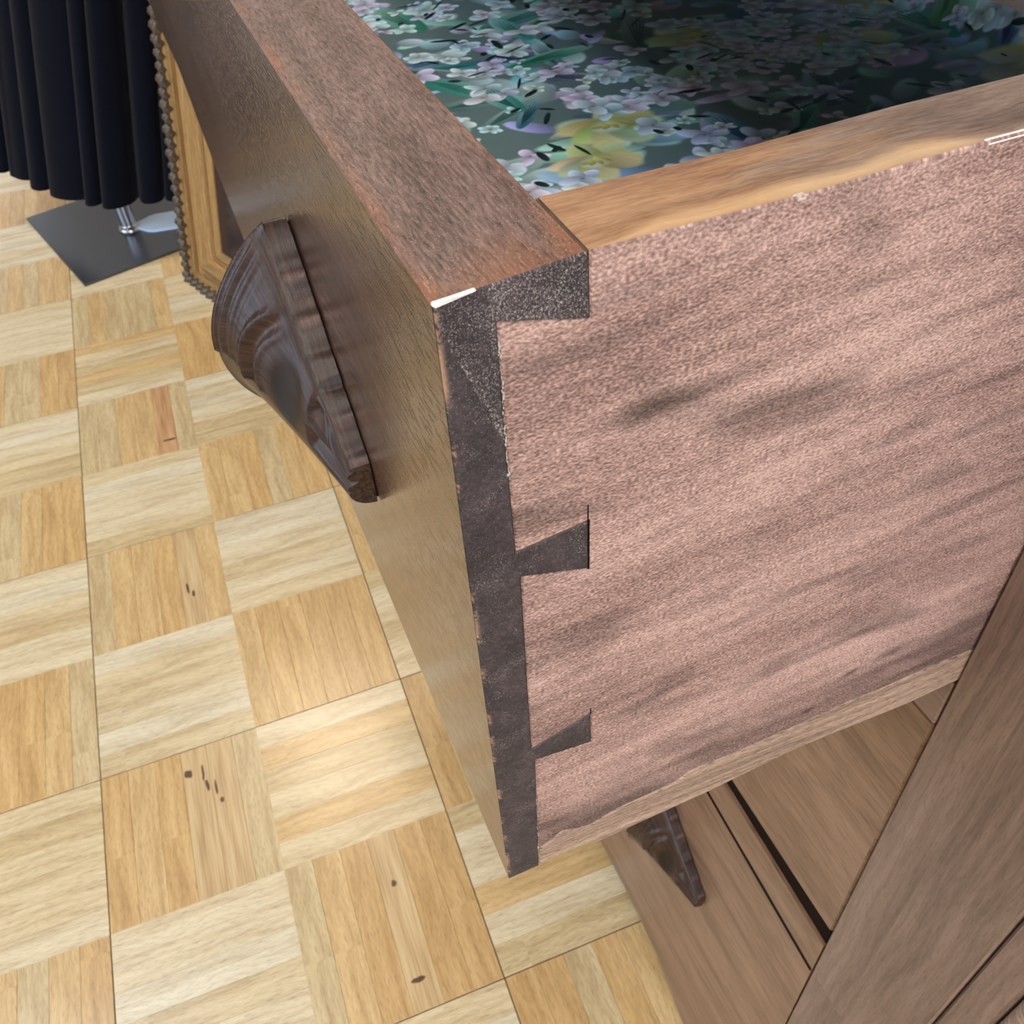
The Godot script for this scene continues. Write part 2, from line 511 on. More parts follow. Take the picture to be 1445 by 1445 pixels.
func liner_picture() -> Array:      # 0.31 x 0.43 m, repeats
	var w := 1100
	var h := 1500
	var r := RandomNumberGenerator.new()
	r.seed = 17
	var im := Image.create_empty(w, h, false, Image.FORMAT_RGB8)
	im.fill(rgb8(92, 112, 112))
	for k in 420:                    # pale petals, far ones first
		var tone := rgb8(150 + r.randf() * 70, 178 + r.randf() * 60, 200 + r.randf() * 50)
		blob(im, r.randf() * w, r.randf() * h, 22.0 + r.randf() * 34.0, 12.0 + r.randf() * 18.0, r.randf() * TAU, tone, tone.darkened(0.4), 0.4)
	for k in 130:                    # leaves
		var a := 0.9 * r.randfn() + 0.6
		var g := rgb8(34 + r.randf() * 44, 78 + r.randf() * 50, 80 + r.randf() * 44)
		var cx := r.randf() * w
		var cy := r.randf() * h
		var l := 40.0 + r.randf() * 70.0
		blob(im, cx, cy, l, l * (0.18 + 0.14 * r.randf()), a, g, g.lightened(0.45), 0.2)
		for q in 5:
			var side := (q - 2) * l * 0.05
			blob(im, cx - sin(a) * side, cy + cos(a) * side, l * (0.9 - 0.1 * absf(q - 2)), 1.6, a + (q - 2) * 0.05, g.darkened(0.5), g.darkened(0.2), 0.9)
	for k in 16:                     # large yellow-green blooms
		var cx := r.randf() * w
		var cy := r.randf() * h
		var s := 52.0 + r.randf() * 36.0
		for q in 11:
			var a := TAU * q / 11.0 + r.randf()
			var y := rgb8(164 + r.randf() * 50, 178 + r.randf() * 40, 96 + r.randf() * 70)
			blob(im, cx + cos(a) * s * 0.52, cy + sin(a) * s * 0.45, s * 0.66, s * 0.4, a, y.darkened(0.25), y.lightened(0.25), 0.45)
		blob(im, cx, cy, s * 0.5, s * 0.36, 0.4, rgb8(196, 214, 212), rgb8(158, 160, 92), 0.7)
		for q in 4:
			blob(im, cx + (q - 1.5) * s * 0.12, cy, s * 0.26, s * 0.10, 0.8 * q, rgb8(136, 136, 70), rgb8(206, 208, 140), 0.6)
	for k in 130:                    # clusters of small pale flowers
		var cx := r.randf() * w
		var cy := r.randf() * h
		for f in 6:
			var fx := cx + r.randfn() * 46.0
			var fy := cy + r.randfn() * 46.0
			var s := 8.0 + r.randf() * 15.0
			var tone := rgb8(196 + r.randf() * 44, 216 + r.randf() * 36, 240 + r.randf() * 15)
			var np := 3 + r.randi() % 4
			for q in np:
				var a := TAU * q / np + fx + r.randf() * 0.8
				blob(im, fx + cos(a) * s * 0.7, fy + sin(a) * s * 0.7, s * (0.7 + 0.5 * r.randf()), s * (0.42 + 0.35 * r.randf()), a, tone.darkened(0.38), tone, 0.35)
			blob(im, fx, fy, 4.0, 2.6, 0.0, rgb8(150, 160, 110), rgb8(70, 86, 90), 0.8)
	for k in 300:                    # dark slits between petals
		blob(im, r.randf() * w, r.randf() * h, 7.0 + r.randf() * 18.0, 2.0 + r.randf() * 4.5, r.randf() * TAU, rgb8(14, 30, 34), rgb8(30, 52, 56), 0.4)
	return [ImageTexture.create_from_image(im), null]

# ------------------------------------------------------------------ room
func room() -> void:
	var shell := [
		["ceiling", Vector3(-3.2, 2.82, -4.1), Vector3(3.1, 2.97, 4.6)],
		["wall_left", Vector3(-3.35, 0, -4.1), Vector3(-3.2, 2.82, 4.6)],
		["wall_right", Vector3(2.95, 0, -4.1), Vector3(3.1, 2.82, 4.6)],
		["wall_back", Vector3(-3.35, 0, -4.1), Vector3(3.1, 2.82, -3.95)],
		["wall_front", Vector3(-3.35, 0, 4.45), Vector3(3.1, 2.82, 4.6)]]
	for s in shell:
		var o := put(box_at(s[1], s[2], 0.0, 0, 1.0), s[0], M.wall, self)
		o.set_meta("kind", "structure")

func parquet() -> void:
	var floor_ := put(box_at(Vector3(-3.3, -0.12, -4.1), Vector3(3.1, -0.0012, 4.6), 0.0, 0, 1.0), "floor", M.joint, self)
	floor_.set_meta("kind", "structure")
	var cell := 0.165
	var pitch := 0.1713
	var axes := Basis(Vector3(0.9993, 0, 0.0372), Vector3.UP, Vector3(-0.0372, 0, 0.9993))
	var lay := [[], []]             # [along x, along z] x variants
	var lay_far := [[], []]
	var odd_st := begin()
	cbox(odd_st, Vector3(0, -0.004, 0), Vector3(pitch - 0.0003, 0.008, cell / 6.0 - 0.00016), 0.00025)
	odd_st.generate_normals()
	var lay_odd := odd_st.commit()
	for o in 2:
		var l := (cell if o == 0 else pitch) - 0.0003
		var w := (pitch if o == 0 else cell) / 6.0 - 0.00016
		for v in 6:
			var off := Vector2(rng.randf(), rng.randf())
			var st := begin()
			cbox(st, Vector3(0, -0.004, 0), Vector3(l, 0.008, w), 0.00025, 0, 1.0, off)
			st.generate_normals()
			lay[o].append(st.commit())
			var s2 := begin()
			quad(s2, Vector3(-l, 0, -w) * 0.5, Vector3(l, 0, -w) * 0.5, Vector3(l, 0, w) * 0.5, Vector3(-l, 0, w) * 0.5, off, off + Vector2(l, 0), off + Vector2(l, w), off + Vector2(0, w), Vector3.UP)
			for e in [[-1, -1, 1, -1], [1, -1, 1, 1], [1, 1, -1, 1], [-1, 1, -1, -1]]:
				var a := Vector3(e[0] * l, 0, e[1] * w) * 0.5
				var b := Vector3(e[2] * l, 0, e[3] * w) * 0.5
				quad(s2, a, b, b + Vector3.DOWN * 0.002, a + Vector3.DOWN * 0.002, off, off, off, off, (a + b))
			s2.generate_normals()
			lay_far[o].append(s2.commit())
	var far := []
	for k in M.slats.size():
		far.append(begin())
	for i in range(-21, 20):
		for j in range(-26, 28):
			var o := 0 if posmod(i + j, 2) == 1 else 1
			var here := "%d %d" % [i, j]
			var near := (i >= -1 and i <= 0 and j >= -1 and j <= 8) or (i == 1 and j >= 2 and j <= 8) or (i == 2 and j >= 6 and j <= 8) or (i == -1 and j >= -3 and j < -1) or (i == 0 and j >= -2 and j < -1)
			var mood := rng.randf()
			for s in 6:
				var d := (s - 2.5) / 6.0
				# the blocks come in panels two by two: a wider joint round each panel
				var gx := 0.00032 * (1.0 if posmod(i, 2) == 0 else -1.0)
				var gz := 0.00032 * (1.0 if posmod(j, 2) == 0 else -1.0)
				var at := Vector3((i + 0.5) * cell + gx, 0, (j + 0.5) * pitch + gz)
				at += Vector3(0, 0, d * (pitch - 0.0003)) if o == 0 else Vector3(d * (cell - 0.0003), 0, 0)
				var turn := Basis.IDENTITY if o == 0 else Basis(Vector3.UP, PI / 2)
				var tone: int
				var p := rng.randf()
				if o == 0:  # paler tones along x: the sheen of the grain put into the colour
					tone = [0, 3, 6, 3, 0, 7][int(p * 5.99)] if mood < 0.7 else [1, 0, 7, 3][int(p * 3.99)]
				else:
					tone = [1, 2, 4, 7, 1, 2][int(p * 5.99)] if mood < 0.75 else [7, 7, 1, 5][int(p * p * 3.99)]
				var v := rng.randi_range(0, 5)
				var xf := Transform3D(axes * turn, axes * at + Vector3(0, rng.randf() * 0.0002, 0))
				if near:
					var odd: int = {"0 6 3": 0, "0 6 4": 1, "1 7 3": 2, "0 4 4": 3, "0 2 4": 4}.get("%s %d" % [here, s], -1)
					var m := put(lay[o][v] if odd < 0 else lay_odd, "slat", M.slats[tone] if odd < 0 else M.knots[odd], floor_)
					m.transform = xf
				elif at.x > -3.3 and at.x < 3.0 and at.z > -4.2 and at.z < 4.6:
					far[tone].append_from(lay_far[o][v], 0, xf)
	var am := ArrayMesh.new()
	for k in far.size():
		far[k].set_material(M.slats[k])
		far[k].commit(am)
	var f := put(am, "slat_field", null, floor_)
	f.set_meta("kind", "stuff")

# ------------------------------------------------------------------ chest of drawers
func chest() -> void:
	var root := thing("chest_of_drawers", "brown wooden chest of drawers whose top drawer is pulled out over the parquet", "chest", CHEST)
	var add := func(called: String, lo: Vector3, hi: Vector3, g: int, mat: Material, b := 0.0012) -> void:
		put(box_at(lo, hi, b, g, 1.0, Vector2(rng.randf(), rng.randf())), called, mat, root)
	add.call("stile", Vector3(0, 0, 0.0002), Vector3(0.022, 0.803, 0.0549), 1, M.chest, 0.0008)
	add.call("corner_post", Vector3(0.0012, 0, 0.0553), Vector3(0.03, 0.803, 0.0695), 1, M.chest)
	var bead := begin()
	grid(bead, 10, 4, func(u: float, v: float) -> Vector3:
		var a := lerpf(-PI * 0.75, PI * 0.75, u)
		return Vector3(0.007 - cos(a) * 0.007, v * 0.803, 0.0755 + sin(a) * 0.006), func(u: float, v: float) -> Vector3:
		return Vector3(-cos(lerpf(-PI * 0.75, PI * 0.75, u)), 0, sin(lerpf(-PI * 0.75, PI * 0.75, u))), Vector2(0.1, 1.2))
	put(bead, "corner_bead", M.bare, root)
	add.call("side_panel", Vector3(0.0125, 0, 0.0698), Vector3(0.46, 0.803, 0.0815), 1, M.chest)
	add.call("top", Vector3(-0.022, 0.8045, -0.938), Vector3(0.47, 0.83, 0.096), 2, M.chest, 0.004)
	add.call("rail", Vector3(0, 0.5888, -0.8598), Vector3(0.06, 0.6126, -0.0003), 2, M.chest, 0.0006)
	# the lower rail has dropped a little towards its near end
	var rail := begin()
	var rp := PackedVector2Array([Vector2(-0.0004, 0.3532), Vector2(-0.1037, 0.3636), Vector2(-0.30, 0.369), Vector2(-0.8595, 0.369), Vector2(-0.8595, 0.396), Vector2(-0.30, 0.396), Vector2(-0.0907, 0.3915), Vector2(-0.0004, 0.3858)])
	extrude(rail, [rail], func(_k, _a, _b) -> int: return 0, rp, -0.06, 0.0, 0.0, zy_map, func(p: Vector2) -> Vector2: return p)
	put(rail, "rail", M.panel, root)
	add.call("stile", Vector3(0, 0, -0.915), Vector3(0.022, 0.803, -0.8602), 1, M.chest)
	add.call("side_panel", Vector3(0.0225, 0, -0.935), Vector3(0.46, 0.803, -0.915), 1, M.chest)
	add.call("back", Vector3(0.45, 0.03, -0.9145), Vector3(0.46, 0.803, 0.0695), 1, M.plain)
	add.call("bottom", Vector3(0.024, 0.03, -0.9145), Vector3(0.449, 0.045, 0.0545), 2, M.plain)
	add.call("runner", Vector3(0.061, 0.5888, -0.8598), Vector3(0.449, 0.6118, 0.0545), 2, M.plain)
	# middle drawer, closed
	var mid := put(box_at(Vector3(0.0008, 0.4025, -0.859), Vector3(0.021, 0.5876, -0.0007), 0.001, 2, 1.0), "drawer", M.panel, root)
	put(box_at(Vector3(0.0215, 0.41, -0.85), Vector3(0.43, 0.56, -0.009), 0.001, 0, 1.0), "drawer_box", M.plain, mid)
	for z in [-0.1426, -(DRAWER_LONG - 0.1426)]:
		pull(mid, Vector3(0.0008, 0.589, z))
	# dark strips that paint the gap shadow above the bottom drawer and under the middle one
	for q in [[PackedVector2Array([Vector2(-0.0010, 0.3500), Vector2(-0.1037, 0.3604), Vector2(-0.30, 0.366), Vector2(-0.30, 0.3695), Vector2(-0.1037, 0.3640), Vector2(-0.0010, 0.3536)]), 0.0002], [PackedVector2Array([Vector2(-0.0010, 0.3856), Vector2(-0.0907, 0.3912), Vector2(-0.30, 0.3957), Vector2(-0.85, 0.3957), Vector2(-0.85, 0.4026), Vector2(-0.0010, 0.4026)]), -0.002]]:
		var shade_strip := begin()
		extrude(shade_strip, [shade_strip], func(_k, _a, _b) -> int: return 0, q[0], -0.02, q[1], 0.0, zy_map, func(p: Vector2) -> Vector2: return p)
		put(shade_strip, "joint", M.dark, root)
	# bottom drawer, closed: its front runs down to the shaped foot edge
	var bt := begin()
	var bp := PackedVector2Array([Vector2(-0.0007, 0.3506), Vector2(-0.0007, 0.0), Vector2(-0.060, 0.0), Vector2(-0.0826, 0.0045), Vector2(-0.10, 0.016), Vector2(-0.128, 0.033), Vector2(-0.1583, 0.0409), Vector2(-0.19, 0.0428), Vector2(-0.2471, 0.0415), Vector2(-0.60, 0.0415), Vector2(-0.76, 0.030), Vector2(-0.80, 0.0), Vector2(-0.859, 0.0), Vector2(-0.859, 0.3665), Vector2(-0.30, 0.3665), Vector2(-0.1037, 0.3610)])
	extrude(bt, [bt], func(_k, _a, _b) -> int: return 0, bp, -0.021, -0.0003, 0.0003, zy_map, func(p: Vector2) -> Vector2: return p + Vector2(0.3, 0.17))
	var low := put(bt, "drawer", M.panel, root)
	put(box_at(Vector3(0.0215, 0.055, -0.85), Vector3(0.43, 0.33, -0.009), 0.001, 0, 1.0), "drawer_box", M.plain, low)
	for z in [-0.1426, -(DRAWER_LONG - 0.1426)]:
		pull(low, Vector3(0.0004, 0.353, z))
	open_drawer(root)

const SAG := 0.02                    # the board's outer face falls back a little towards its far end

func board_x(z: float) -> float:
	return SAG * z * z if z > -0.7 else SAG * 0.49

func open_drawer(root: Node3D) -> void:
	var at := O - CHEST
	var g := 0.00016
	var far_z := -DRAWER_LONG
	# floor of the drawer is the part itself; everything else hangs on it
	var dr := put(box_at(Vector3(0.026, -0.130, far_z + 0.02), Vector3(0.417, -0.121, -0.0195), 0.0005, 0, 1.0), "drawer", M.plain, root)
	dr.position = at
	# front board: its sawn end with the pins, then the long board behind
	var lap := PackedVector2Array([Vector2(0, 0), Vector2(0.0237, 0.0017), Vector2(0.0241, -0.0097), Vector2(0.0091, -0.0057), Vector2(0.0090, -0.030), Vector2(0.0093, -0.0556), Vector2(0.0239, -0.0538), Vector2(0.0240, -0.0669), Vector2(0.0099, -0.0624), Vector2(0.0096, -0.095), Vector2(0.0094, -0.1242), Vector2(0.0247, -0.1191), Vector2(0.0250, -0.1316), Vector2(0.0101, -0.1295), Vector2(0.0089, -0.1866), Vector2(-0.0003, -0.1868)])
	var face := begin()
	var top := begin()
	var end := begin()
	var rest := begin()
	# caps only for the end; the outer face and top strip are drawn by the long board below
	var unused := begin()
	extrude(end, [rest, unused], func(k: int, _a, _b) -> int: return 1 if k == 0 or k == lap.size() - 1 else 0, lap, -0.0186, 0.0, 0.00025, xy_map, func(p: Vector2) -> Vector2: return Vector2(clampf(p.x / 0.026, 0.004, 0.996), clampf(-p.y / 0.19, 0.002, 0.998)), false)
	var n := 40
	for k in n:
		var z0 := -0.0002 + (far_z + 0.0002) * pow(float(k) / n, 1.5)
		var z1 := -0.0002 + (far_z + 0.0002) * pow(float(k + 1) / n, 1.5)
		var x0 := board_x(z0)
		var x1 := board_x(z1)
		var e := 0.0005
		var pf := [[-0.0003, -0.1868 + e], [-0.0001, -e]]
		quad(face, Vector3(x0 + pf[0][0], pf[0][1], z0), Vector3(x0 + pf[1][0], pf[1][1], z0), Vector3(x1 + pf[1][0], pf[1][1], z1), Vector3(x1 + pf[0][0], pf[0][1], z1), Vector2(-z0, 0.188), Vector2(-z0, 0.0), Vector2(-z1, 0.0), Vector2(-z1, 0.188), Vector3.LEFT, true)
		# rounded arris, then the top edge
		quad(top, Vector3(x0 - 0.0001, -e, z0), Vector3(x0 + e, 0.00003, z0), Vector3(x1 + e, 0.00003, z1), Vector3(x1 - 0.0001, -e, z1), Vector2(-z0 * 5, 0.0), Vector2(-z0 * 5, 0.03), Vector2(-z1 * 5, 0.03), Vector2(-z1 * 5, 0.0), Vector3(-1, 1, 0))
		quad(top, Vector3(x0 + e, 0.00003, z0), Vector3(x0 + 0.0233, 0.0017, z0), Vector3(x1 + 0.0233, 0.0017, z1), Vector3(x1 + e, 0.00003, z1), Vector2(-z0 * 5, 0.03), Vector2(-z0 * 5, 0.97), Vector2(-z1 * 5, 0.97), Vector2(-z1 * 5, 0.03), Vector3.UP)
		quad(top, Vector3(x0 + 0.0233, 0.0017, z0), Vector3(x0 + 0.0237, 0.0012, z0), Vector3(x1 + 0.0237, 0.0012, z1), Vector3(x1 + 0.0233, 0.0017, z1), Vector2(-z0 * 5, 0.97), Vector2(-z0 * 5, 0.999), Vector2(-z1 * 5, 0.999), Vector2(-z1 * 5, 0.97), Vector3(1, 1, 0))
		quad(rest, Vector3(x0 - 0.0003, -0.1868 + e, z0), Vector3(x0 + e, -0.1868, z0), Vector3(x1 + e, -0.1868, z1), Vector3(x1 - 0.0003, -0.1868 + e, z1), Vector2(-z0 * 3, 0), Vector2(-z0 * 3, 0.01), Vector2(-z1 * 3, 0.01), Vector2(-z1 * 3, 0), Vector3(-1, -1, 0))
		quad(rest, Vector3(x0 + e, -0.1868, z0), Vector3(x0 + 0.0089, -0.1867, z0), Vector3(x1 + 0.0089, -0.1867, z1), Vector3(x1 + e, -0.1868, z1), Vector2(-z0 * 3, 0.01), Vector2(-z0 * 3, 0.08), Vector2(-z1 * 3, 0.08), Vector2(-z1 * 3, 0.01), Vector3.DOWN)
		if z0 < -0.0186:
			quad(rest, Vector3(x0 + 0.0237, 0.0012, z0), Vector3(x0 + 0.0237, -0.1868, z0), Vector3(x1 + 0.0237, -0.1868, z1), Vector3(x1 + 0.0237, 0.0012, z1), Vector2(-z0 * 3, 0), Vector2(-z0 * 3, 0.6), Vector2(-z1 * 3, 0.6), Vector2(-z1 * 3, 0), Vector3.RIGHT)
			quad(rest, Vector3(x0 + 0.0089, -0.1867, z0), Vector3(x0 + 0.0237, -0.1868, z0), Vector3(x1 + 0.0237, -0.1868, z1), Vector3(x1 + 0.0089, -0.1867, z1), Vector2(-z0 * 3, 0), Vector2(-z0 * 3, 0.1), Vector2(-z1 * 3, 0.1), Vector2(-z1 * 3, 0), Vector3.DOWN)
	var xe := board_x(far_z)
	quad(rest, Vector3(xe, 0, far_z), Vector3(xe + 0.0237, 0.0012, far_z), Vector3(xe + 0.0237, -0.1868, far_z), Vector3(xe, -0.1868, far_z), Vector2.ZERO, Vector2(0.1, 0), Vector2(0.1, 0.6), Vector2(0, 0.6), Vector3.FORWARD)
	var am := ArrayMesh.new()
	for s in [[face, M.front], [top, M.top], [end, M.end], [rest, M.plain]]:
		s[0].generate_normals()
		s[0].set_material(s[1])
		s[0].commit(am)
	var front := put(am, "drawer_front", null, dr)
	front.set_meta("label", "varnished front board with dark sawn end grain")
	# chipped arris with its glint painted as a white sliver, and the pale glue line along the lap
	var chip := begin()
	extrude(chip, [chip], func(_k, _a, _b) -> int: return 0, PackedVector2Array([Vector2(-0.0001, -0.0002), Vector2(0.0001, 0.0001), Vector2(0.003, 0.00025), Vector2(0.0064, 0.0005), Vector2(0.0060, 0.0003), Vector2(0.003, -0.00015), Vector2(0.0003, -0.0006)]), -0.0006, 0.0003, 0.0001, xy_map, func(p: Vector2) -> Vector2: return p)
	put(chip, "chip", M.chip, dr)
	for q in [[0.1000, 0.0013, 0.010, 0.0009], [0.0600, 0.0006, 0.0022, 0.0010]]:  # white spot paints an arris glint; the duller one is a nick
		var c2 := begin()
		cbox(c2, Vector3(q[0], q[1], -0.0009), Vector3(q[2], q[3], 0.0016), 0.0004)
		put(c2, "chip", M.chip if q[0] > 0.09 else M.glue, dr)
	var glue := begin()
	var r := RandomNumberGenerator.new()
	r.seed = 4
	for k in 150:
		var y := -0.008 - 0.042 * (k / 150.0) if k < 105 else -0.148 - 0.037 * ((k - 105) / 45.0)
		if r.randf() < 0.25:
			continue
		var s := 0.00007 + 0.00024 * r.randf() * r.randf() * (1.0 + 0.5 * sin(k * 0.2))
		var lx := lerpf(0.0092, 0.0091, k / 150.0) if k < 105 else lerpf(0.0097, 0.0090, (k - 105) / 45.0)
		cbox(glue, Vector3(lx + (r.randf() - 0.5) * 0.0004, y, 0.0), Vector3(s, s * (1.2 + 2.0 * r.randf()), 0.0003), 0.00004)
	put(glue, "glue_line", M.glue, dr)
	# near side board, cut round the pins
	var ub := PackedVector2Array([Vector2(0.0092, -0.1768), Vector2(0.0134, -0.1746), Vector2(0.0166, -0.1720), Vector2(0.0209, -0.1746), Vector2(0.0252, -0.1758), Vector2(0.0281, -0.1745), Vector2(0.0346, -0.1728), Vector2(0.0428, -0.1726), Vector2(0.0512, -0.1722), Vector2(0.0560, -0.1690), Vector2(0.0706, -0.1698), Vector2(0.0912, -0.1692), Vector2(0.1079, -0.1683), Vector2(0.1233, -0.1690), Vector2(0.1398, -0.1681), Vector2(0.1525, -0.1690), Vector2(0.43, -0.1690)])
	var side := PackedVector2Array([Vector2(0.0239 + g, 0.0016), Vector2(0.06, 0.0012), Vector2(0.09, 0.0019), Vector2(0.12, 0.0018), Vector2(0.1525, 0.0023), Vector2(0.43, 0.0023), Vector2(0.43, -0.1688)])
	for k in range(ub.size() - 2, -1, -1):
		side.append(ub[k] + Vector2(0, 0.0001))
	for p in [Vector2(0.0101 + g, -0.1295 - g), Vector2(0.0250 + g, -0.1316 - g), Vector2(0.0247 + g, -0.1191 + g), Vector2(0.0094 + g, -0.1242 + g), Vector2(0.0096 + g, -0.095), Vector2(0.0099 + g, -0.0624 - g), Vector2(0.0240 + g, -0.0669 - g), Vector2(0.0239 + g, -0.0538 + g), Vector2(0.0093 + g, -0.0556 + g), Vector2(0.0090 + g, -0.030), Vector2(0.0091 + g, -0.0057 - g), Vector2(0.0241 + g, -0.0097 - g)]:
		side.append(p)
	var sf := begin()
	var sedge := begin()
	var srest := begin()
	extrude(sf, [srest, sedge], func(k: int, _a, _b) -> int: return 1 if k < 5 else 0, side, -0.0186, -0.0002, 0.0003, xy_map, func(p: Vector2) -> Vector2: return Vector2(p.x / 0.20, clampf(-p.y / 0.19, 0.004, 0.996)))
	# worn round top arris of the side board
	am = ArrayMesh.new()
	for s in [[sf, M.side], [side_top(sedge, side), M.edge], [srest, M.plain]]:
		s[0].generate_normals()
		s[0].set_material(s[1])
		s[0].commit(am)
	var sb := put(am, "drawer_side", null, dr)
	sb.set_meta("label", "pinkish brown drawer side with fine sawn grain")
	# bare runner strip along the bottom of the side
	var strip := PackedVector2Array()
	for k in ub.size():
		strip.append(ub[k] - Vector2(0, 0.0001))
	for p in [Vector2(0.43, -0.186), Vector2(0.1525, -0.1852), Vector2(0.1353, -0.1862), Vector2(0.0956, -0.1838), Vector2(0.0624, -0.1868), Vector2(0.0255, -0.1880), Vector2(0.0221, -0.1848), Vector2(0.0091, -0.1862)]:
		strip.append(p)
	var rs := begin()
	extrude(rs, [rs], func(_k, _a, _b) -> int: return 0, strip, -0.0186, 0.0001, 0.0005, xy_map, func(p: Vector2) -> Vector2: return Vector2(p.x, p.y))
	put(rs, "runner_strip", M.bare, dr).set_meta("label", "bare pale wood runner strip")
	put(box_at(Vector3(0.0095, -0.1882, -0.018), Vector3(0.0222, -0.1858, -0.0015), 0.0003, 0, 3.0), "splinter", M.dark, dr)
	# far side, back, and the kerf lines sawn past the pins
	put(box_at(Vector3(0.026, -0.182, far_z), Vector3(0.43, 0.0, far_z + 0.0185), 0.001, 0, 1.0), "drawer_side", M.plain, dr)
	put(box_at(Vector3(0.418, -0.165, far_z + 0.0186), Vector3(0.43, -0.002, -0.0187), 0.001, 2, 1.0), "drawer_back", M.plain, dr)
	for s in [[Vector2(0.0240, -0.0538), Vector2(0.0239, -0.0495)], [Vector2(0.0249, -0.1191), Vector2(0.0248, -0.1168)], [Vector2(0.0241, -0.0535), Vector2(0.0242, -0.0672)]]:
		var c: Vector2 = (s[0] + s[1]) * 0.5
		put(box_at(Vector3(c.x - 0.00013, minf(s[0].y, s[1].y), -0.001), Vector3(c.x + 0.00013, maxf(s[0].y, s[1].y), -0.00012), 0.0, 1, 1.0), "saw_kerf", M.dark, dr)
	# flowered paper on the floor of the drawer, turned up at the back
	var paper := begin()
	var np := nz(150)
	grid(paper, 60, 60, func(u: float, v: float) -> Vector3:
		var z := lerpf(-0.0192, far_z + 0.0192, v)
		var d := u * 0.62
		var x := 0.0262 + d
		var y := -0.1200
		var bend := 0.366
		if d > bend:
			var a := minf((d - bend) / 0.02, PI * 0.5)
			x = 0.0262 + bend + 0.02 * sin(a)
			y += 0.02 * (1.0 - cos(a)) + maxf(0.0, d - bend - 0.02 * PI * 0.5) * 0.45
		y += 0.0016 * np.get_noise_2d(d * 14.0, z * 12.0) * (1.0 if d < bend else 0.3)
		y = maxf(y, -0.1204)
		x += 0.002 * np.get_noise_2d(z * 16.0, d * 8.0) * (1.0 if d > bend else 0.0)
		return Vector3(x, y, z), func(u: float, _v: float) -> Vector3: return Vector3.UP if u < 0.55 else Vector3(-1, 0.8, 0))
	put(paper, "paper_lining", M.liner, dr).set_meta("label", "glossy lining paper printed with flowers and leaves")
	for z in [-0.1426, -(DRAWER_LONG - 0.1426)]:
		pull(dr, Vector3(board_x(z) + (0.0 if z > -0.3 else 0.0), 0.0, z))

# the long top edge of the side board: rounded outer arris, worn irregularly
func side_top(_old: SurfaceTool, side: PackedVector2Array) -> SurfaceTool:
	var st := begin()
	var np := nz(160)
	var n := 90
	var prof := func(x: float) -> Array:
		var y := side[0].y
		for k in 5:
			if x >= side[k].x and x <= side[k + 1].x:
				y = lerpf(side[k].y, side[k + 1].y, (x - side[k].x) / (side[k + 1].x - side[k].x))
		var w := 0.0011 + 0.0011 * np.get_noise_2d(x * 40.0, 2.0)
		w = clampf(w, 0.0003, 0.0024) * smoothstep(0.02, 0.04, x) + 0.0003
		return [Vector3(x, y - w * 1.2, -0.0002), Vector3(x, y - w * 0.35, -0.0002 - w * 0.5), Vector3(x, y, -0.0002 - w * 1.6), Vector3(x, y + 0.0001, -0.0184), Vector3(x, y - 0.0006, -0.0186)]
	for k in n:
		var x0 := lerpf(side[0].x, 0.43, float(k) / n)
		var x1 := lerpf(side[0].x, 0.43, float(k + 1) / n)
		var a: Array = prof.call(x0)
		var b: Array = prof.call(x1)
		var vs := [0.0, 0.05, 0.12, 0.97, 1.0]
		for q in 4:
			quad(st, a[q], b[q], b[q + 1], a[q + 1], Vector2(x0 / 0.32, vs[q]), Vector2(x1 / 0.32, vs[q]), Vector2(x1 / 0.32, vs[q + 1]), Vector2(x0 / 0.32, vs[q + 1]), Vector3(0, 1, 0.6 if q < 2 else 0.0))
	return st

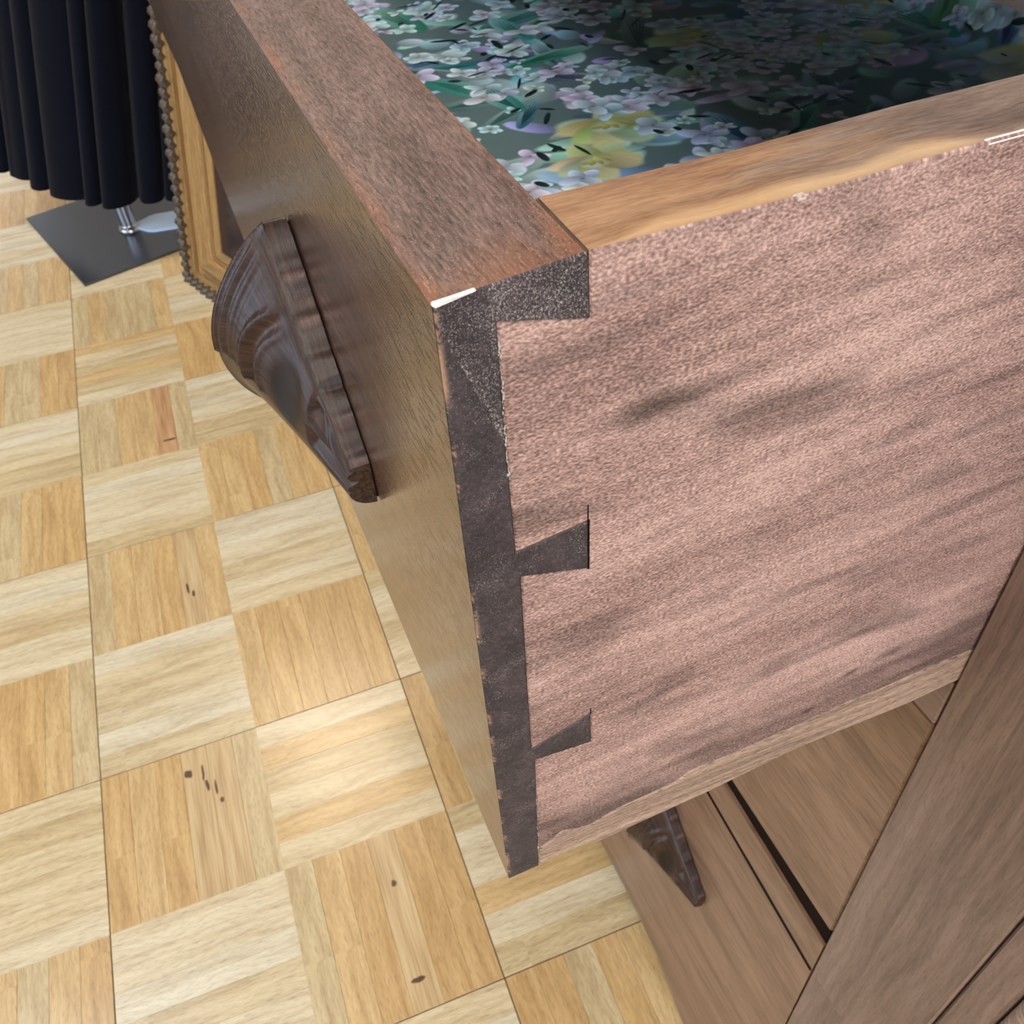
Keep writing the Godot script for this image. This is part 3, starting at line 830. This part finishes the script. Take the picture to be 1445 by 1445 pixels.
# carved wooden pull: a peaked leaf that swells to a lip below its middle; its plate lies on x = 0, bulging towards -x
func pull(parent: Node, at: Vector3) -> void:
	var st := begin()
	var pn := nz(170)
	var f := func(u: float, v: float) -> Vector3:
		var s := u * 2.0 - 1.0
		var al := absf(s)
		var yt := -0.0525 - 0.0503 * (sqrt(al * al + 0.0012) - 0.0346)
		var big := lerpf(0.029, 0.0075, pow(al, 0.92))
		var dd := lerpf(0.036, 0.0085, pow(al, 0.8))
		var yl := yt - dd - lerpf(0.030, 0.006, al)
		var x := 0.0
		var y := yt
		var pt := lerpf(0.0078, 0.0062, al)
		if v < 0.10:
			x = pt * v / 0.10
		elif v < 0.62:
			var q := (v - 0.10) / 0.52
			x = pt - 0.0014 * exp(-q * 40.0) + (big - pt) * sin(pow(q, lerpf(0.92, 0.8, al)) * PI * 0.5)
			y = yt - dd * q
			# ribs down the middle, a raised rim across, a hollow boss, then a stepped leaf tip
			var wmid := smoothstep(0.24, 0.02, al)
			x += wmid * 0.0010 * cos(al * 105.0) * smoothstep(0.03, 0.2, q)
			var edge := 0.35 - 0.12 * sin(q * PI * 0.75)
			x += 0.0021 * exp(-pow((al - edge) / 0.017, 2.0)) * smoothstep(0.05, 0.2, q)
			x -= 0.0016 * exp(-pow((al - edge - 0.05) / 0.022, 2.0)) * smoothstep(0.05, 0.25, q)
			x += 0.0010 * exp(-pow((al - edge - 0.095) / 0.016, 2.0)) * smoothstep(0.05, 0.25, q)
			x += 0.0003 * sin(q * 130.0) * exp(-pow((al - edge - 0.05) / 0.03, 2.0))
			var bx := (al - 0.53) / 0.11
			var by := (q - 0.60) / 0.36
			x -= 0.0034 * exp(-pow(bx * bx + by * by, 1.6)) * (big / 0.029)
			var tip := smoothstep(0.665, 0.68, al - 0.05 * q)
			x -= 0.0022 * tip * smoothstep(0.0, 0.15, q) * (1.0 - al * 0.5)
			x += tip * 0.0012 * sin(q * 13.0 + al * 10.0) * smoothstep(0.02, 0.2, q)
			x -= tip * 0.0014 * exp(-pow((q - 0.35 - (al - 0.7) * 0.9) / 0.09, 2.0))
		else:
			var q := (v - 0.62) / 0.38
			x = big * cos(q * PI * 0.5)
			y = yt - dd - (yt - dd - yl) * sin(q * PI * 0.5)
		# notches along the plate
		if v < 0.16:
			var w := 1.0 - v / 0.16
			y += w * (0.0005 * sin(al * 33.0) + 0.00022 * sin(al * 79.0)) * smoothstep(0.05, 0.25, al)
			if al > 0.60:
				y -= 0.0012 * w * exp(-pow((al - 0.68) / 0.012, 2.0))
		return Vector3(-x, y, s * 0.055)
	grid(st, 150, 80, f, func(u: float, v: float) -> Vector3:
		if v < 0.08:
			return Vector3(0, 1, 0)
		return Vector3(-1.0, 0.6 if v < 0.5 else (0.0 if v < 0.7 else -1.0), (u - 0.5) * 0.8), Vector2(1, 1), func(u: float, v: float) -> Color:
		# old polish: a blackened hollow, a rubbed brassy band and a bluish worn one
		var al := absf(u * 2.0 - 1.0)
		var q := clampf((v - 0.10) / 0.52, 0, 1)
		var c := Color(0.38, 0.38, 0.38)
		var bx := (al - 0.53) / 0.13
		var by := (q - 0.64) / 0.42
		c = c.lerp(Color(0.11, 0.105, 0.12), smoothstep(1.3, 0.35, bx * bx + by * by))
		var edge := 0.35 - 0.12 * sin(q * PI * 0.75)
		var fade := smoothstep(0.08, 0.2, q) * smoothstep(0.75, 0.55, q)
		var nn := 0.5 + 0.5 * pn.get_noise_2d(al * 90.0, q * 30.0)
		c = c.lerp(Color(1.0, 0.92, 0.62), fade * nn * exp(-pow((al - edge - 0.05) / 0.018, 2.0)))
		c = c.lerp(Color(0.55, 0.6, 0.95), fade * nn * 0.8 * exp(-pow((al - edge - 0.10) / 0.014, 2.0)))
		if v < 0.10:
			c = c.lerp(Color(0.9, 0.88, 1.0), smoothstep(0.25, 0.7, pn.get_noise_2d(al * 16.0 + 5.0, 3.0)))  # pale spots painted as glints along the plate edge
		return c)
	# end faces of the leaf
	for e in [0.0, 1.0]:
		for k in 80:
			var p0: Vector3 = f.call(e, k / 80.0)
			var p1: Vector3 = f.call(e, (k + 1) / 80.0)
			st.set_color(Color(0.38, 0.38, 0.38))
			quad(st, p0, p1, Vector3(0, p1.y, p1.z), Vector3(0, p0.y, p0.z), Vector2(p0.x, p0.y), Vector2(p1.x, p1.y), Vector2(0, p1.y), Vector2(0, p0.y), Vector3(0, 0, e * 2.0 - 1.0))
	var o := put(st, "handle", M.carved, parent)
	o.position = at + Vector3(-0.0009, 0, 0)
	o.set_meta("label", "dark carved wooden leaf pull")
	# dark pad added behind the pull to draw its shadow line on the board
	var pad := begin()
	var out := PackedVector2Array()
	for k in 21:
		var s := (k - 10) / 10.0
		var al := absf(s)
		out.append(Vector2(s * 0.0535, -0.0538 - 0.0503 * (sqrt(al * al + 0.0012) - 0.0346)))
	for k in 21:
		var s := (10 - k) / 10.0
		var al := absf(s)
		out.append(Vector2(s * 0.0535, -0.0515 - 0.0503 * al - lerpf(0.036, 0.0085, pow(al, 0.8)) - lerpf(0.029, 0.005, al)))
	extrude(pad, [pad], func(_k, _a, _b) -> int: return 0, out, -0.0006, 0.0008, 0.0, zy_map, func(p: Vector2) -> Vector2: return p)
	var pd := put(pad, "shadow_pad", M.dark, parent)
	pd.position = at

# ------------------------------------------------------------------ picture frame
func picture_frame() -> void:
	var p0 := Vector3(0.1981, 0.0, 0.0348)
	var phi := deg_to_rad(20.0)
	var lean := deg_to_rad(11.5)
	var e2 := Vector3(sin(phi), 0, cos(phi))
	var back := Vector3(e2.z, 0, -e2.x)
	var e1 := Vector3.UP * cos(lean) + back * sin(lean)
	var nf := e2.cross(e1)
	if nf.x > 0:
		nf = -nf
	var root := thing("picture_frame", "gilt picture frame with dark beaded rim leaning behind the open drawer", "picture frame", p0)
	var w := 0.56
	var h := 0.80
	var to := func(a: float, b: float, d: float) -> Vector3: return e2 * a + e1 * b + nf * d
	var prof := [[0.0, -0.052], [0.0, -0.014], [0.004, -0.005], [0.009, -0.008], [0.0125, -0.013], [0.019, -0.015], [0.0198, -0.022], [0.0235, -0.0285], [0.0268, -0.0285], [0.0285, -0.022], [0.033, -0.0195], [0.039, -0.0215], [0.0445, -0.0275], [0.048, -0.036], [0.0487, -0.039], [0.0505, -0.036], [0.0535, -0.0365], [0.0545, -0.041], [0.0565, -0.0385], [0.0605, -0.0395], [0.0665, -0.0445], [0.067, -0.050]]
	for s in 4:
		var st := begin()
		var rail_len: float = w if s % 2 == 0 else h
		for k in prof.size() - 1:
			var pts := []
			for q in [[k, 0], [k, 1], [k + 1, 1], [k + 1, 0]]:
				var i: float = prof[q[0]][0]
				var d: float = prof[q[0]][1]
				var t: float = i if q[1] == 0 else rail_len - i
				var ab: Vector2 = [Vector2(t, i), Vector2(i, t), Vector2(t, h - i), Vector2(w - i, t)][s]
				pts.append(to.call(ab.x, ab.y, d))
			var want: Vector3 = nf + ([-e1, -e2, e1, e2][s] * (1.5 if k == 0 else (0.3 if prof[k + 1][1] > prof[k][1] else -0.3)))
			quad(st, pts[0], pts[1], pts[2], pts[3], Vector2(0, k * 0.05), Vector2(rail_len * 3, k * 0.05), Vector2(rail_len * 3, k * 0.05 + 0.05), Vector2(0, k * 0.05 + 0.05), want)
		put(st, "rail", M.gold, root)
	var pane := begin()
	quad(pane, to.call(0.06, 0.06, -0.047), to.call(w - 0.06, 0.06, -0.047), to.call(w - 0.06, h - 0.06, -0.047), to.call(0.06, h - 0.06, -0.047), Vector2.ZERO, Vector2.RIGHT, Vector2.ONE, Vector2.DOWN, nf)
	quad(pane, to.call(0.0, 0.0, -0.055), to.call(w, 0.0, -0.055), to.call(w, h, -0.055), to.call(0.0, h, -0.055), Vector2.ZERO, Vector2.RIGHT, Vector2.ONE, Vector2.DOWN, -nf)
	put(pane, "picture", M.pane, root)
	# beaded rim: one twisted bead after another
	var bs := begin()
	grid(bs, 14, 10, func(u: float, v: float) -> Vector3:
		var th := v * PI
		var ph := u * TAU
		var rr := 1.0 + 0.34 * sin(ph * 3.0 + th * 4.0)
		return Vector3(cos(th) * 0.0118, sin(th) * cos(ph) * 0.0088 * rr, sin(th) * sin(ph) * 0.0088 * rr), func(u: float, v: float) -> Vector3:
		return Vector3(cos(v * PI), sin(v * PI) * cos(u * TAU), sin(v * PI) * sin(u * TAU)))
	bs.generate_normals()
	var bm := bs.commit()
	for s in 4:
		var rail_len: float = w if s % 2 == 0 else h
		var n := int(rail_len / 0.0195)
		var along: Vector3 = e2 if s % 2 == 0 else e1
		for k in n:
			var t := (k + 0.5) / n * rail_len
			var ab: Vector2 = [Vector2(t, 0.004), Vector2(0.004, t), Vector2(t, h - 0.004), Vector2(w - 0.004, t)][s]
			var b := put(bm, "bead", M.bead, root)
			var side: Vector3 = nf.cross(along).normalized()
			b.transform = Transform3D(Basis(along, side, nf).rotated(nf, 0.45), to.call(ab.x, ab.y, -0.006))
			b.scale = Vector3.ONE * rng.randf_range(0.88, 1.1)

# ------------------------------------------------------------------ steel stand and black cloth
func stand_and_drape() -> void:
	var c0 := Vector3(-0.0635, 0, -0.3618)
	var c1 := Vector3(0.0266, 0, -0.0288)
	var long := (c1 - c0).length()
	var ez := (c1 - c0).normalized()
	var ex := Vector3(ez.z, 0, -ez.x)
	var mid := c0 + (ez + ex) * long * 0.5
	var root := thing("drape_stand", "square grey steel floor plate with a short pole under the black cloth", "stand", mid)
	var st := begin()
	cbox(st, Vector3(0, 0.003, 0), Vector3(long, 0.005, long), 0.0008)
	var pl := put(st, "base_plate", M.steel, root)
	pl.basis = Basis(ex, Vector3.UP, ez)
	var pole := begin()
	var pc := Vector3(0.1295, 0, -0.2101) - mid
	grid(pole, 24, 6, func(u: float, v: float) -> Vector3:
		return pc + Vector3(cos(u * TAU) * 0.0155, 0.006 + v * 0.20, sin(u * TAU) * 0.0155), func(u: float, _v: float) -> Vector3: return Vector3(cos(u * TAU), 0, sin(u * TAU)))
	put(pole, "pole", M.chrome, root)
	var col := begin()
	grid(col, 24, 8, func(u: float, v: float) -> Vector3:
		var r: float = 0.0157 + 0.007 * sin(minf(v * 1.3, 1.0) * PI * 0.5 + PI * 0.5)
		return pc + Vector3(cos(u * TAU) * r, 0.0056 + v * 0.012, sin(u * TAU) * r), func(u: float, v: float) -> Vector3: return Vector3(cos(u * TAU), 0.5, sin(u * TAU)))
	put(col, "collar", M.chrome, root)
	# flat pale tongue for the window reflection on the plate, running from the pole
	var tg := begin()
	var tp := PackedVector2Array()
	for q in [[0.006, -0.008], [0.006, 0.008], [0.022, 0.017], [0.036, 0.030], [0.05, 0.0355], [0.18, 0.036], [0.18, -0.036], [0.05, -0.0355], [0.036, -0.030], [0.022, -0.017]]:
		tp.append(Vector2(q[0], q[1]))
	var tb := Basis(Vector3(0.985, 0, 0.17), Vector3.UP, Vector3(-0.17, 0, 0.985))
	extrude(tg, [tg], func(_k, _a, _b) -> int: return 0, tp, 0.0056, 0.010, 0.001, func(p: Vector2, d: float) -> Vector3: return pc + tb * Vector3(p.x, d, p.y), func(p: Vector2) -> Vector2: return p)
	put(tg, "reflection_tongue", M.tongue, root)
	# pleated black cloth that falls towards the camera over the pole
	var hem := [Vector3(-0.05, 0.1, -0.40), Vector3(-0.0137, 0.1, -0.3503), Vector3(0.028, 0.1, -0.251), Vector3(0.0879, 0.1, -0.1749), Vector3(0.1289, 0.1, -0.1297), Vector3(0.1886, 0.1, -0.1188), Vector3(0.26, 0.1, -0.10)]
	var cl := begin()
	var line := func(t: float) -> Vector3:
		var k := minf(t * 6.0, 5.9999)
		var i := int(k)
		return hem[i].lerp(hem[i + 1], k - i)
	grid(cl, 300, 24, func(u: float, v: float) -> Vector3:
		var p: Vector3 = line.call(u)
		var e: Vector3 = (line.call(minf(u + 0.06, 1.0)) - line.call(maxf(u - 0.06, 0.0))).normalized()
		var out := Vector3(-e.z, 0, e.x)
		if out.z < 0:
			out = -out
		var ph := u * 7.4 + 0.16 * sin(u * 21.0) + 0.35 + 0.05 * sin(v * 4.0)
		var fr: float = ph - floorf(ph)
		# round folds that overlap at sharp creases
		p += out * lerpf(0.038, 0.024, v) * pow(sin(fr * PI), 0.75) - e * 0.006 * sin(fr * TAU)
		p += Vector3(0.28 * v * 0.75, 0.75 * v, -0.17 * v * 0.75)
		return p, func(_u: float, _v: float) -> Vector3: return Vector3(-0.5, 0.2, 0.85))
	var d := put(cl, "drape", M.velvet, self)
	d.set_meta("label", "black pleated velvet cloth hanging over the steel stand")
	d.set_meta("category", "drape")
